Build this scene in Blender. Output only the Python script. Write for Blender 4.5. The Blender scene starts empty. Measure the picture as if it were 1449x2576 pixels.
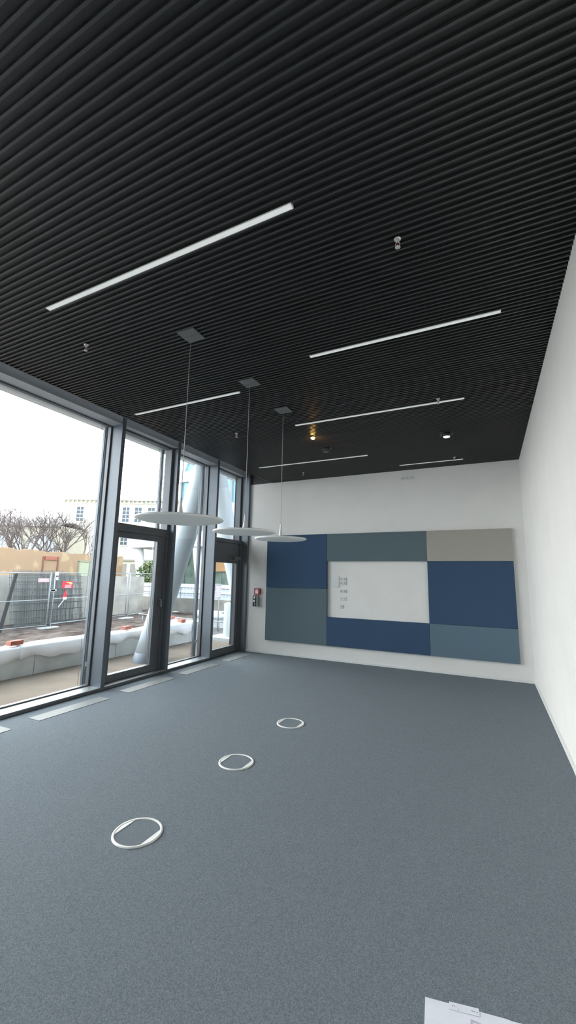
import bpy, bmesh, math, random
from mathutils import Vector, Matrix
random.seed(7)
C = bpy.context.scene.collection
PI = math.pi
H, W, D = 3.6, 4.741, 7.638          # ceiling height, right wall, back wall
XM = -0.62                            # inner face of the facade mullions
XG = -0.87                            # glass plane

# ------------------------------------------------------------------ materials
MATS = {}
def mat(name, col, rough=0.6, metal=0.0, noise=0.0, nscale=8.0, bump=0.0, bscale=60.0, spec=0.5, emit=None, estr=0.0, detail=4.0, col2=None):
    if name in MATS: return MATS[name]
    m = bpy.data.materials.new(name); m.use_nodes = True
    nt = m.node_tree; b = nt.nodes['Principled BSDF']
    b.inputs['Roughness'].default_value = rough
    b.inputs['Metallic'].default_value = metal
    b.inputs['Specular IOR Level'].default_value = spec
    b.inputs['Base Color'].default_value = (*col, 1)
    tc0 = nt.nodes.new('ShaderNodeTexCoord'); tc = nt.nodes.new('ShaderNodeMapping'); tc.inputs['Location'].default_value = (0.0023, 0.0023, 0.0023)
    nt.links.new(tc0.outputs['Object'], tc.inputs['Vector'])
    if noise or col2:
        n = nt.nodes.new('ShaderNodeTexNoise'); n.inputs['Scale'].default_value = nscale; n.inputs['Detail'].default_value = detail
        nt.links.new(tc.outputs['Vector'], n.inputs['Vector'])
        r = nt.nodes.new('ShaderNodeValToRGB')
        c2 = col2 if col2 else tuple(min(1, c*(1+noise)) for c in col)
        c1 = col if col2 else tuple(c*(1-noise) for c in col)
        r.color_ramp.elements[0].position = 0.35; r.color_ramp.elements[1].position = 0.65
        r.color_ramp.elements[0].color = (*c1, 1); r.color_ramp.elements[1].color = (*c2, 1)
        nt.links.new(n.outputs['Fac'], r.inputs['Fac']); nt.links.new(r.outputs['Color'], b.inputs['Base Color'])
    if bump:
        n2 = nt.nodes.new('ShaderNodeTexNoise'); n2.inputs['Scale'].default_value = bscale; n2.inputs['Detail'].default_value = 3
        nt.links.new(tc.outputs['Vector'], n2.inputs['Vector'])
        bp = nt.nodes.new('ShaderNodeBump'); bp.inputs['Strength'].default_value = bump; bp.inputs['Distance'].default_value = 0.01
        nt.links.new(n2.outputs['Fac'], bp.inputs['Height']); nt.links.new(bp.outputs['Normal'], b.inputs['Normal'])
    if emit:
        b.inputs['Emission Color'].default_value = (*emit, 1); b.inputs['Emission Strength'].default_value = estr
    MATS[name] = m; return m

def glass_mat(name, tint=(0.93, 0.97, 0.96), refl=0.9):
    if name in MATS: return MATS[name]
    m = bpy.data.materials.new(name); m.use_nodes = True; nt = m.node_tree
    for n in list(nt.nodes): nt.nodes.remove(n)
    out = nt.nodes.new('ShaderNodeOutputMaterial'); mix = nt.nodes.new('ShaderNodeMixShader')
    tr = nt.nodes.new('ShaderNodeBsdfTransparent'); gl = nt.nodes.new('ShaderNodeBsdfGlossy'); fr = nt.nodes.new('ShaderNodeFresnel')
    mul = nt.nodes.new('ShaderNodeMath'); mul.operation = 'MULTIPLY'; mul.inputs[1].default_value = refl
    tr.inputs['Color'].default_value = (*tint, 1); gl.inputs['Roughness'].default_value = 0.01; fr.inputs['IOR'].default_value = 1.35
    nt.links.new(fr.outputs[0], mul.inputs[0]); nt.links.new(mul.outputs[0], mix.inputs[0])
    nt.links.new(tr.outputs[0], mix.inputs[1]); nt.links.new(gl.outputs[0], mix.inputs[2]); nt.links.new(mix.outputs[0], out.inputs['Surface'])
    MATS[name] = m; return m

def brick_ruin_mat():
    m = bpy.data.materials.new('ruin_brick'); m.use_nodes = True; nt = m.node_tree; b = nt.nodes['Principled BSDF']
    b.inputs['Roughness'].default_value = 0.9
    tc = nt.nodes.new('ShaderNodeTexCoord'); mp = nt.nodes.new('ShaderNodeMapping'); mp.inputs['Rotation'].default_value = (PI/2, 0, PI/2)
    nt.links.new(tc.outputs['Object'], mp.inputs['Vector'])
    br = nt.nodes.new('ShaderNodeTexBrick'); br.inputs['Scale'].default_value = 3.0
    br.inputs['Color1'].default_value = (0.42, 0.13, 0.05, 1); br.inputs['Color2'].default_value = (0.46, 0.21, 0.09, 1); br.inputs['Mortar'].default_value = (0.42, 0.28, 0.17, 1)
    nt.links.new(mp.outputs[0], br.inputs['Vector'])
    n = nt.nodes.new('ShaderNodeTexNoise'); n.inputs['Scale'].default_value = 0.9; n.inputs['Detail'].default_value = 5
    nt.links.new(tc.outputs['Object'], n.inputs['Vector'])
    r = nt.nodes.new('ShaderNodeValToRGB'); r.color_ramp.interpolation = 'EASE'
    r.color_ramp.elements[0].position = 0.52; r.color_ramp.elements[1].position = 0.60
    mx = nt.nodes.new('ShaderNodeMix'); mx.data_type = 'RGBA'
    nt.links.new(n.outputs['Fac'], r.inputs['Fac']); nt.links.new(r.outputs['Color'], mx.inputs['Factor'])
    nt.links.new(br.outputs['Color'], mx.inputs['A']); mx.inputs['B'].default_value = (0.52, 0.37, 0.22, 1)
    nt.links.new(mx.outputs['Result'], b.inputs['Base Color']); return m

wall_white = mat('wall_paint', (0.80, 0.785, 0.75), 0.7, noise=0.015, nscale=3, bump=0.06, bscale=220)
trim_white = mat('skirting_white', (0.78, 0.78, 0.76), 0.45)
carpet = mat('carpet', (0.115, 0.143, 0.165), 0.95, nscale=200, detail=5, col2=(0.215, 0.245, 0.27), bump=0.4, bscale=300, spec=0.25)
ceil_black = mat('ceiling_felt', (0.030, 0.032, 0.033), 0.36, noise=0.12, nscale=120, bump=0.15, bscale=400, spec=0.8)
ceil_back = mat('ceiling_backing', (0.0075, 0.008, 0.0085), 0.40, bump=0.2, bscale=400, spec=0.6)
recess_dark = mat('recess_dark', (0.04, 0.042, 0.046), 0.6)
anthracite = mat('anthracite_metal', (0.135, 0.155, 0.175), 0.38, metal=0.15, noise=0.03, nscale=5)
dark_frame = mat('dark_frame', (0.125, 0.133, 0.142), 0.42, metal=0.1, noise=0.04, nscale=6)
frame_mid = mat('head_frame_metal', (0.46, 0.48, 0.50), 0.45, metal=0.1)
sill_metal = mat('sill_metal', (0.50, 0.52, 0.53), 0.35, metal=0.6, noise=0.04, nscale=3)
steel = mat('brushed_steel', (0.62, 0.63, 0.64), 0.3, metal=1.0, noise=0.05, nscale=30)
galv = mat('galvanised_tube', (0.36, 0.38, 0.38), 0.5, metal=0.3, noise=0.08, nscale=6)
grille_metal = mat('grille_aluminium', (0.20, 0.215, 0.215), 0.6, metal=0.0, noise=0.04, nscale=5)
hatch_grey = mat('hatch_grey', (0.13, 0.135, 0.14), 0.5, noise=0.12, nscale=60)
lamp_white = mat('lamp_white', (0.84, 0.84, 0.82), 0.5, noise=0.015, nscale=4)
opal = mat('opal_diffuser', (0.82, 0.83, 0.82), 0.4, emit=(0.95, 1.0, 0.98), estr=0.17)
cable_m = mat('cable_grey', (0.42, 0.43, 0.43), 0.5)
glass = glass_mat('window_glass', (0.985, 0.995, 0.99), 0.22)
felt_blue = mat('felt_blue', (0.050, 0.090, 0.155), 0.95, noise=0.22, nscale=260, bump=0.3, bscale=300, spec=0.15)
felt_teal = mat('felt_grey_green', (0.120, 0.165, 0.182), 0.95, noise=0.2, nscale=260, bump=0.3, bscale=300, spec=0.15)
felt_beige = mat('felt_beige_grey', (0.40, 0.375, 0.335), 0.95, noise=0.14, nscale=260, bump=0.3, bscale=300, spec=0.15)
felt_steel = mat('felt_steel_blue', (0.125, 0.185, 0.235), 0.95, noise=0.2, nscale=260, bump=0.3, bscale=300, spec=0.15)
plastic_white = mat('outlet_white', (0.70, 0.70, 0.68), 0.4)
plastic_grey = mat('outlet_grey', (0.42, 0.42, 0.42), 0.5)  # one even grey for socket wells, ports, key slot and side knob
red_box = mat('alarm_red', (0.42, 0.03, 0.04), 0.45)
black_plastic = mat('black_plastic', (0.02, 0.02, 0.023), 0.4)
paper = mat('paper', (0.74, 0.76, 0.84), 0.7, noise=0.04, nscale=10, bump=0.3, bscale=12)
ink = mat('paper_print', (0.48, 0.48, 0.58), 0.7)
# outside
paving = mat('terrace_paving', (0.18, 0.148, 0.118), 0.85, nscale=1.6, col2=(0.225, 0.185, 0.148), bump=0.2, bscale=30, spec=0.1)
soil_m = mat('soil', (0.065, 0.048, 0.038), 0.95, nscale=2.2, col2=(0.15, 0.12, 0.105), bump=1.0, bscale=7, spec=0.05)
asphalt = mat('yard_paving', (0.15, 0.15, 0.145), 0.9, noise=0.2, nscale=2, spec=0.1)
concrete = mat('concrete', (0.58, 0.60, 0.59), 0.85, noise=0.12, nscale=2.5, bump=0.2, bscale=40)
conc_wall_m = mat('concrete_board', (0.38, 0.355, 0.31), 0.85, noise=0.16, nscale=1.6, bump=0.2, bscale=20)
fleece_m = mat('fleece', (0.90, 0.91, 0.93), 0.8, noise=0.04, nscale=3, bump=0.5, bscale=14)
brick_red = mat('clay_brick', (0.42, 0.15, 0.105), 0.85, noise=0.12, nscale=12)
column_white = mat('column_coating', (0.66, 0.72, 0.75), 0.45, noise=0.02, nscale=2)
column_base = mat('column_shoe', (0.16, 0.18, 0.21), 0.5)
soffit_m = mat('soffit_white', (0.62, 0.62, 0.60), 0.6)
facade_white = mat('facade_white', (0.82, 0.82, 0.80), 0.6)
palace_m = mat('palace_render', (0.82, 0.78, 0.62), 0.8, noise=0.03, nscale=0.5)
palace_trim = mat('palace_stucco', (0.62, 0.59, 0.50), 0.8)
dark_glass = mat('far_window_pane', (0.10, 0.12, 0.14), 0.15)
blue_glass = mat('blue_window_pane', (0.22, 0.48, 0.60), 0.08, spec=0.9)
green_glass = mat('green_window_pane', (0.16, 0.24, 0.19), 0.15, nscale=0.9, col2=(0.34, 0.42, 0.33))
hall_m = mat('hall_render', (0.50, 0.44, 0.33), 0.85, noise=0.06, nscale=0.6)
hall_roof_m = mat('hall_roof', (0.50, 0.42, 0.38), 0.85, noise=0.1, nscale=0.6)
arch_trim = mat('hall_arch_stone', (0.36, 0.33, 0.28), 0.85)
bark = mat('bark', (0.16, 0.13, 0.115), 0.9, noise=0.2, nscale=6)
rust_mesh = mat('mesh_steel', (0.13, 0.14, 0.135), 0.7)
ruin = brick_ruin_mat()
sign_red = mat('sign_red', (0.62, 0.03, 0.05), 0.5)
sign_pink = mat('sign_pink', (0.62, 0.42, 0.44), 0.5)
sign_white = mat('sign_white', (0.85, 0.84, 0.84), 0.5)
sign_yellow = mat('sign_yellow', (0.9, 0.75, 0.25), 0.5)
sign_body = mat('sign_pale', (0.60, 0.54, 0.56), 0.6)
banner_m = mat('banner_cloth', (0.70, 0.72, 0.78), 0.7, noise=0.04, nscale=3)
cream_panel = mat('cream_blind', (0.90, 0.86, 0.62), 0.7)
orange_blind = mat('orange_blind', (0.75, 0.42, 0.18), 0.7)
leaf_m = mat('hedge_leaf', (0.11, 0.16, 0.04), 0.8, noise=0.4, nscale=3)

# ------------------------------------------------------------------ mesh builder
class MB:
    def __init__(s): s.v = []; s.f = []; s.mi = []; s.sm = []
    def add(s, vs, fs, mi=0, smooth=False):
        o = len(s.v); s.v += [tuple(v) for v in vs]
        for f in fs: s.f.append([i+o for i in f]); s.mi.append(mi); s.sm.append(smooth)
        return s
    def box(s, x0, x1, y0, y1, z0, z1, mi=0):
        x0, x1 = sorted((x0, x1)); y0, y1 = sorted((y0, y1)); z0, z1 = sorted((z0, z1))
        v = [(x0,y0,z0),(x1,y0,z0),(x1,y1,z0),(x0,y1,z0),(x0,y0,z1),(x1,y0,z1),(x1,y1,z1),(x0,y1,z1)]
        return s.add(v, [(3,2,1,0),(4,5,6,7),(0,1,5,4),(1,2,6,5),(2,3,7,6),(3,0,4,7)], mi)
    def obox(s, c, ux, uy, uz, mi=0):          # oriented box: centre and three half-axis vectors
        c, ux, uy, uz = map(Vector, (c, ux, uy, uz)); v = []
        for k in (-1, 1):
            for (i, j) in ((-1,-1),(1,-1),(1,1),(-1,1)): v.append(c + ux*i + uy*j + uz*k)
        return s.add(v, [(3,2,1,0),(4,5,6,7),(0,1,5,4),(1,2,6,5),(2,3,7,6),(3,0,4,7)], mi)
    def tube(s, a, b, r0, r1=None, n=12, mi=0, cap=True):
        a, b = Vector(a), Vector(b); r1 = r0 if r1 is None else r1
        d = (b-a).normalized(); u = d.orthogonal().normalized(); w = d.cross(u); v = []
        for p, r in ((a, r0), (b, r1)):
            for i in range(n):
                t = 2*PI*i/n; v.append(p + u*math.cos(t)*r + w*math.sin(t)*r)
        s.add(v, [(i, (i+1) % n, n+(i+1) % n, n+i) for i in range(n)], mi, True)
        if cap: s.add(v[:n], [tuple(range(n))[::-1]], mi); s.add(v[n:], [tuple(range(n))], mi)
        return s
    def lathe(s, c, prof, n=48, mi=0, axis=(0,0,1)):   # prof: (radius, height) list along axis
        c = Vector(c); d = Vector(axis).normalized(); u = d.orthogonal().normalized(); w = d.cross(u); v = []
        for r, h in prof:
            for i in range(n):
                t = 2*PI*i/n; v.append(c + d*h + u*math.cos(t)*r + w*math.sin(t)*r)
        fs = []
        for k in range(len(prof)-1):
            for i in range(n): fs.append((k*n+i, k*n+(i+1) % n, (k+1)*n+(i+1) % n, (k+1)*n+i))
        s.add(v, fs, mi, True)
        if prof[0][0] > 1e-5: s.add(v[:n], [tuple(range(n))[::-1]], mi)
        if prof[-1][0] > 1e-5: s.add(v[-n:], [tuple(range(n))], mi)
        return s
    def grid(s, rows, mi=0, smooth=True):
        n = len(rows[0]); v = [p for r in rows for p in r]
        return s.add(v, [(i*n+j, i*n+j+1, (i+1)*n+j+1, (i+1)*n+j) for i in range(len(rows)-1) for j in range(n-1)], mi, smooth)
    def build(s, name, mats, parent=None, bevel=0.0, solid=0.0):
        me = bpy.data.meshes.new(name)
        off = parent_loc(parent)
        me.from_pydata([tuple(Vector(v)-off) for v in s.v], [], s.f)
        for m in (mats if isinstance(mats, (list, tuple)) else [mats]): me.materials.append(m)
        for p, mi, sm in zip(me.polygons, s.mi, s.sm): p.material_index = mi; p.use_smooth = sm
        bm = bmesh.new(); bm.from_mesh(me); bmesh.ops.remove_doubles(bm, verts=bm.verts, dist=1e-5)
        if not solid: bmesh.ops.recalc_face_normals(bm, faces=bm.faces)
        bm.to_mesh(me); bm.free()
        o = bpy.data.objects.new(name, me); C.objects.link(o)
        if parent: o.parent = parent
        if solid:
            md = o.modifiers.new('thickness', 'SOLIDIFY'); md.thickness = solid; md.offset = 0
        if bevel:
            md = o.modifiers.new('bevel', 'BEVEL'); md.width = bevel; md.segments = 2; md.limit_method = 'ANGLE'; md.angle_limit = 0.9
        return o
def parent_loc(p):
    v = Vector((0,0,0))
    while p: v += p.location; p = p.parent
    return v
def B(*a): return MB().box(*a)
def tag(o, label, cat, group=None):
    o['label'] = label; o['category'] = cat
    if group: o['group'] = group
    return o
def thing(name, label, cat, loc, group=None):
    o = bpy.data.objects.new(name, None); C.objects.link(o); o.location = loc; o.empty_display_size = 0.1
    return tag(o, label, cat, group)
def struct(o): o['kind'] = 'structure'; return o
def sroot(name, loc):
    o = bpy.data.objects.new(name, None); C.objects.link(o); o.location = loc; return struct(o)
def dup(root, loc, label):
    r = root.copy(); C.objects.link(r); r.location = loc; r['label'] = label
    for ch in list(root.children):
        c = ch.copy(); C.objects.link(c); c.parent = r
        for g in list(ch.children):
            d = g.copy(); C.objects.link(d); d.parent = c
    return r

# ------------------------------------------------------------------ camera (also used to measure far things)
F_PX = 1018.35; YAW, PITCH, ROLL = 0.456975, 0.158331, 0.018064; CAM = Vector((4.168, 0.0, 1.574))
cy, sy, cp, sp = math.cos(YAW), math.sin(YAW), math.cos(PITCH), math.sin(PITCH)
fwd = Vector((-sy*cp, cy*cp, sp)); right = Vector((cy, sy, 0)); up = right.cross(fwd)
cr, up = right*math.cos(ROLL)+up*math.sin(ROLL), -right*math.sin(ROLL)+up*math.cos(ROLL)
def far(u, v, depth): return CAM + (fwd + cr*((u-724.5)/F_PX) + up*(-(v-1288)/F_PX))*depth
cam = bpy.data.cameras.new('camera'); cam.sensor_fit = 'VERTICAL'; cam.sensor_height = 36.0; cam.lens = F_PX/2576*36.0
cam.clip_start = 0.05; cam.clip_end = 500
co = bpy.data.objects.new('camera', cam); C.objects.link(co)
co.matrix_world = Matrix(((cr.x, up.x, -fwd.x, CAM.x), (cr.y, up.y, -fwd.y, CAM.y), (cr.z, up.z, -fwd.z, CAM.z), (0,0,0,1)))
bpy.context.scene.camera = co

# ------------------------------------------------------------------ room shell
YR = -2.2                                                   # rear wall behind the camera
struct(B(-0.9, W+0.2, YR-0.2, D+0.2, -0.06, 0.0).build('floor', carpet))
# ceiling: acoustic boards with narrow ridges running across the room
m = MB(); pitch = 0.0445; y = 2.257 - pitch*110; prof = []
while y < D+pitch:
    prof.append((y-0.006, y+0.005, y+pitch-0.006)); y += pitch
for a, b, c in prof:                                         # narrow slat, then the dark backing up to the next slat
    a, b, c = [max(YR, min(D, q)) for q in (a, b, c)]
    if b > a: m.box(0.0, W, a, b, H, H+0.018, 0)
    if c > b: m.box(0.0, W, b, c, H+0.014, H+0.019, 1)
m.box(0.0, W, YR, D, H+0.03, H+0.30)
m.box(-0.015, 0.0, YR, D, H-0.001, H+0.30)
struct(m.build('ceiling', [ceil_black, ceil_back]))
struct(B(-0.95, -0.015, YR, D, 3.97, 4.2).build('trim_1', recess_dark))            # lining of the raised slot along the glass
struct(MB().box(-0.53, W+0.2, D, D+0.2, 0, H+0.0).build('wall_back', wall_white))
struct(MB().box(-0.95, W+0.2, D, D+0.2, H, 4.2).box(-0.95, -0.53, D, D+0.2, 0, H).build('trim_2', recess_dark))
struct(B(W, W+0.2, YR-0.2, D, 0, 4.2).build('wall_right', wall_white))
struct(B(-0.9, W, YR-0.2, YR, 0, 4.2).build('wall_rear', wall_white))
struct(MB().box(W-0.014, W, YR, D, 0.0, 0.058).build('baseboard_right', trim_white, bevel=0.003))
struct(MB().box(-0.53, W-0.014, D-0.010, D, 0.0, 0.045).build('baseboard_back', trim_white, bevel=0.003))

# ------------------------------------------------------------------ facade
MUL = [(-2.2, -2.13), (-0.80, -0.735), (0.44, 0.505), (1.66, 1.725), (4.09, 4.155), (5.32, 5.385), (6.502, 6.562)]
k = 3
for (a, b) in MUL:
    z0 = 0.0
    o = MB().box(XM-0.21, XM, a, b, z0, 3.97).box(XM-0.25, XM-0.21, a+0.012, b-0.012, z0, 3.97)
    o.box(XM-0.30, XM-0.25, a, b, z0, 3.97)
    struct(o.build('trim_%d' % k, anthracite, bevel=0.003)); k += 1
struct(MB().box(-0.86, -0.53, 7.575, D, 0, 3.97).build('trim_%d' % k, anthracite, bevel=0.003)); k += 1
# head rail over the whole facade, seen under the ceiling edge
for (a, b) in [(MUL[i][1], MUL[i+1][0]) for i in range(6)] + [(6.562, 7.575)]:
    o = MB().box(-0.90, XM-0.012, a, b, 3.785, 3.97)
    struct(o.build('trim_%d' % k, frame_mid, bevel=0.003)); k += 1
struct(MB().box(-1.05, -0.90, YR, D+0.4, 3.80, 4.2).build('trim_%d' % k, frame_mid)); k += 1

def fixed_window(n, a, b):
    r = sroot('window_%d' % n, (XG, (a+b)/2, 0))
    f = MB()
    f.box(XG-0.03, XG+0.03, a, a+0.022, 0.045, 3.785).box(XG-0.03, XG+0.03, b-0.022, b, 0.045, 3.785)
    f.box(XG-0.03, XG+0.03, a+0.022, b-0.022, 0.045, 0.062).box(XG-0.03, XG+0.03, a+0.022, b-0.022, 3.765, 3.785)
    f.build('window_frame', dark_frame, r)
    B(XG-0.006, XG+0.006, a+0.02, b-0.02, 0.06, 3.77).build('glass_pane', glass, r)
    B(XG-0.03, XM-0.004, a, b, 0.036, 0.046).build('window_sill', sill_metal, r, bevel=0.002)
    B(XG-0.03, XM-0.006, a, b, 0.0, 0.036).build('sill_base', dark_frame, r)
    return r
fixed_window(1, 1.725, 4.09)
fixed_window(2, 5.385, 6.502)
fixed_window(3, 0.505, 1.66); fixed_window(4, -0.735, 0.44); fixed_window(5, -2.13, -0.80)

# door 1 between the wide window and the narrow one
a, b = 4.155, 5.32
r = sroot('door_1', (-0.8, a, 0))
f = MB().box(-0.86, -0.72, a, a+0.05, 0.046, 3.785).box(-0.86, -0.72, b-0.05, b, 0.046, 3.785)
f.box(-0.86, -0.72, a+0.05, b-0.05, 2.20, 2.325).box(-0.86, -0.74, a+0.05, b-0.05, 3.755, 3.785)
f.build('door_frame', dark_frame, r, bevel=0.003)
leaf = MB().box(-0.83, -0.745, a+0.05, a+0.14, 0.05, 2.20).box(-0.83, -0.745, 5.115, b-0.05, 0.05, 2.20)
leaf.box(-0.83, -0.745, a+0.14, 5.115, 0.05, 0.150).box(-0.83, -0.745, a+0.14, 5.115, 2.115, 2.20)
leaf.box(-0.745, -0.738, 5.09, 5.135, 0.13, 2.13)
lf = leaf.build('door_leaf', dark_frame, r, bevel=0.003)
B(-0.80, -0.79, a+0.14, 5.115, 0.15, 2.115).build('glass_pane', glass, r)
B(-0.80, -0.79, a+0.05, b-0.05, 2.325, 3.755).build('transom_pane', glass, r)
h = MB().box(-0.745, -0.737, 5.192, 5.220, 1.06, 1.20)
h.build('handle_plate', dark_frame, r, bevel=0.002)
h = MB().tube((-0.737, 5.206, 1.160), (-0.690, 5.206, 1.160), 0.010).tube((-0.690, 5.206, 1.168), (-0.690, 5.214, 1.045), 0.010)
h.build('door_handle', steel, r)
B(XG-0.03, XM-0.004, a, b, 0.036, 0.046).build('door_sill', sill_metal, r, bevel=0.002)
B(XG-0.03, XM-0.006, a, b, 0.0, 0.036).build('sill_base', dark_frame, r)

# door 2 beside the back wall, level threshold, closed panel above the leaf
a, b = 6.562, 7.575
r = sroot('door_2', (-0.75, a, 0))
f = MB().box(-0.80, -0.66, a, a+0.04, 0.0, 3.785).box(-0.80, -0.66, 7.50, b, 0.0, 2.33).box(-0.84, -0.72, b-0.05, b, 2.33, 3.785)
f.box(-0.84, -0.66, a+0.04, b-0.05, 2.255, 2.33).box(-0.84, -0.74, a+0.04, b-0.05, 3.755, 3.785)
f.build('door_frame', dark_frame, r, bevel=0.003)
B(-0.76, -0.70, a+0.04, 7.50, 2.00, 2.255).build('overpanel', dark_frame, r, bevel=0.003)
lf = MB().box(-0.76, -0.69, a+0.04, a+0.11, 0.01, 2.00).box(-0.76, -0.69, 7.415, 7.50, 0.01, 2.00)
lf.box(-0.76, -0.69, a+0.11, 7.415, 0.01, 0.145).box(-0.76, -0.69, a+0.11, 7.415, 1.835, 2.00)
lf.build('door_leaf', dark_frame, r, bevel=0.003)
B(-0.73, -0.72, a+0.11, 7.415, 0.145, 1.835).build('glass_pane', glass, r)
B(-0.80, -0.79, a+0.04, b-0.05, 2.33, 3.755).build('transom_pane', glass, r)
cl = MB().box(-0.69, -0.635, 7.25, 7.49, 1.912, 1.975)
dc = cl.build('door_closer', mat('closer_silver', (0.22, 0.22, 0.225), 0.45, metal=0.4), r, bevel=0.004)
MB().box(-0.665, -0.645, 7.02, 7.40, 1.884, 1.902).build('closer_arm', MATS['closer_silver'], dc)

# outside guide rails of the blinds, one beside each mullion
first = None
for i, (a, b, txt) in enumerate([(4.098, 4.150, 'grey outside blind rail behind the mullion right of the wide window'),
                            (5.322, 5.378, 'grey outside blind rail behind the mullion between door and narrow window'),
                            (6.495, 6.560, 'grey outside blind rail at the right edge of the narrow window')]):
    t = thing('blind_guide_rail', txt, 'blind rail', (-1.0, a, 0.0), 'outside blind guide rails')
    MB().box(-1.045, -1.0, a, b, 0.0, 3.80).box(-1.0, -0.985, a+0.008, b-0.02, 0.02, 3.80).build('rail', anthracite, t, bevel=0.002)
    MB().tube((-1.02, a-0.052, 0.0), (-1.02, a-0.052, 3.80), 0.003, n=6).build('guide_wire', steel, t)
    MB().box(-1.05, -0.985, a-0.07, b, 0.0, 0.012).build('foot_bracket', steel, t)
    MB().box(-0.985, -0.975, a+0.01, b-0.01, 0.28, 0.34).build('fixing_bracket', steel, t)

# ------------------------------------------------------------------ things set in the floor
gy = [(1.80, 2.726), (3.006, 3.92), (4.231, 5.135), (5.397, 6.288), (6.60, 7.47)]
gl = ['pale metal floor grille cut by the left frame edge, nearest the camera', 'pale metal floor grille in front of the wide window',
      'pale metal floor grille in front of the door with the lever handle', 'pale metal floor grille in front of the narrow window',
      'pale metal floor grille in front of the far door beside the back wall']
for (a, b), l in zip(gy, gl):
    t = thing('floor_grille', l, 'floor grille', (-0.33, (a+b)/2, 0), 'floor grilles along the glass front')
    MB().box(-0.422, -0.416, a, b, 0.0, 0.004).box(-0.238, -0.232, a, b, 0.0, 0.004).box(-0.416, -0.238, a, a+0.006, 0.0, 0.004).box(-0.416, -0.238, b-0.006, b, 0.0, 0.004).build('grille_frame', grille_metal, t)
    B(-0.415, -0.239, a+0.007, b-0.007, 0.0, 0.0032).build('cover_plate', grille_metal, t)
bl = ['round floor box with white ring, nearest the camera', 'round floor box with white ring, middle one of the row', 'round floor box with white ring, nearest the back wall']
for (bx, by), l in zip([(2.144, 2.098), (2.150, 3.190), (2.155, 4.250)], bl):
    t = thing('floor_box', l, 'floor box', (bx, by, 0), 'round floor boxes in the carpet')
    n = 72; R, r0, ch = 0.150, 0.134, 0.106
    prof = [(r0, 0.0), (r0, 0.006), (r0+0.003, 0.008), (R-0.003, 0.008), (R, 0.004), (R, 0.0)]
    rm = MB(); ring = MB(); c = Vector((bx, by, 0)); vs = []
    for rr, hh in prof:
        for i in range(n): vs.append((bx+rr*math.cos(2*PI*i/n), by+rr*math.sin(2*PI*i/n), hh))
    ring.add(vs, [(q*n+i, q*n+(i+1) % n, (q+1)*n+(i+1) % n, (q+1)*n+i) for q in range(len(prof)-1) for i in range(n)], 0, True)
    ring.build('rim', trim_white, t)
    for s in (-1, 1):
        th = math.acos(ch/r0); pts = [(bx+s*r0*math.cos(-th+2*th*i/16), by+r0*math.sin(-th+2*th*i/16)) for i in range(17)]
        sg = MB(); sg.add([(x, y, 0.006) for x, y in pts]+[(x, y, 0.0) for x, y in pts], [tuple(range(17)), tuple(range(33, 16, -1))]+[(i, (i+1) % 17, 17+(i+1) % 17, 17+i) for i in range(17)])
        sg.build('flap', trim_white, t)
    th = math.acos(ch/r0); pts = []
    for i in range(13): q = th+(PI-2*th)*i/12; pts.append((bx+r0*math.cos(q), by+r0*math.sin(q)))
    for i in range(13): q = PI+th+(PI-2*th)*i/12; pts.append((bx+r0*math.cos(q), by+r0*math.sin(q)))
    lid = MB(); lid.add([(x, y, 0.003) for x, y in pts], [tuple(range(26))]); lid.build('carpet_lid', carpet, t)

# papers on the carpet at the lower frame edge
def sheet(name, pts, z, th, m, label, cat, holes=None, wob=0.0):
    mb = MB(); n = len(pts)
    mb.add([(x, y, z) for x, y in pts]+[(x, y, z+th) for x, y in pts], [tuple(range(n))[::-1], tuple(range(n, 2*n))]+[(i, (i+1) % n, n+(i+1) % n, n+i) for i in range(n)])
    t = thing(name, label, cat, (pts[0][0], pts[0][1], 0)); mb.build('sheets', m, t); return t
t = sheet('paper_stack', [(3.868, 1.867), (3.905, 1.50), (4.33, 1.62), (4.30, 1.95), (4.162, 1.921), (4.140, 1.9195)], 0.0, 0.007, paper, 'crumpled white papers lying on the carpet at the bottom edge', 'papers')
MB().box(4.026, 4.060, 1.853, 1.860, 0.007, 0.0076).box(4.026, 4.033, 1.80, 1.853, 0.007, 0.0076).build('printed_mark', ink, t)
t = sheet('filing_strip', [(3.951, 1.860), (3.951, 1.889), (4.051, 1.911), (4.056, 1.882)], 0.0078, 0.001, paper, 'punched white paper strip tucked on top of the white papers', 'paper strip')
for i, (hx, hy) in enumerate([(3.964, 1.884), (3.970, 1.885), (3.985, 1.878), (4.030, 1.897), (4.037, 1.898), (4.046, 1.899)]):
    MB().tube((hx, hy-0.006, 0.0086), (hx, hy-0.006, 0.0092), 0.0016, n=10).build('punched_hole', black_plastic, t)

# ------------------------------------------------------------------ ceiling things
st = [((1.197, 3.305), 1.737, 'longest bright strip light, nearest the camera'), ((2.788, 4.363), 3.212, 'white strip light on the right side, nearer the camera'),
      ((0.204, 1.781), 3.568, 'white strip light on the left behind the square hatches'), ((1.93, 4.034), 4.728, 'white strip light just in front of the orange downlight'),
      ((0.379, 2.464), 6.43, 'thin strip light near the back wall, crossed by a lamp cable'), ((2.836, 3.892), 7.255, 'short strip light beside the back wall on the right')]
for (a, b), y, l in st:
    t = thing('strip_light', l, 'strip light', ((a+b)/2, y, H), 'white strip lights in the ceiling')
    MB().box(a, b, y-0.019, y-0.016, H-0.006, H+0.012).box(a, b, y+0.016, y+0.019, H-0.006, H+0.012).box(a, a+0.004, y-0.016, y+0.016, H-0.006, H+0.012).box(b-0.004, b, y-0.016, y+0.016, H-0.006, H+0.012).build('housing', lamp_white, t)
    B(a+0.004, b-0.004, y-0.016, y+0.016, H-0.004, H+0.008).build('diffuser', opal, t)
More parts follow.
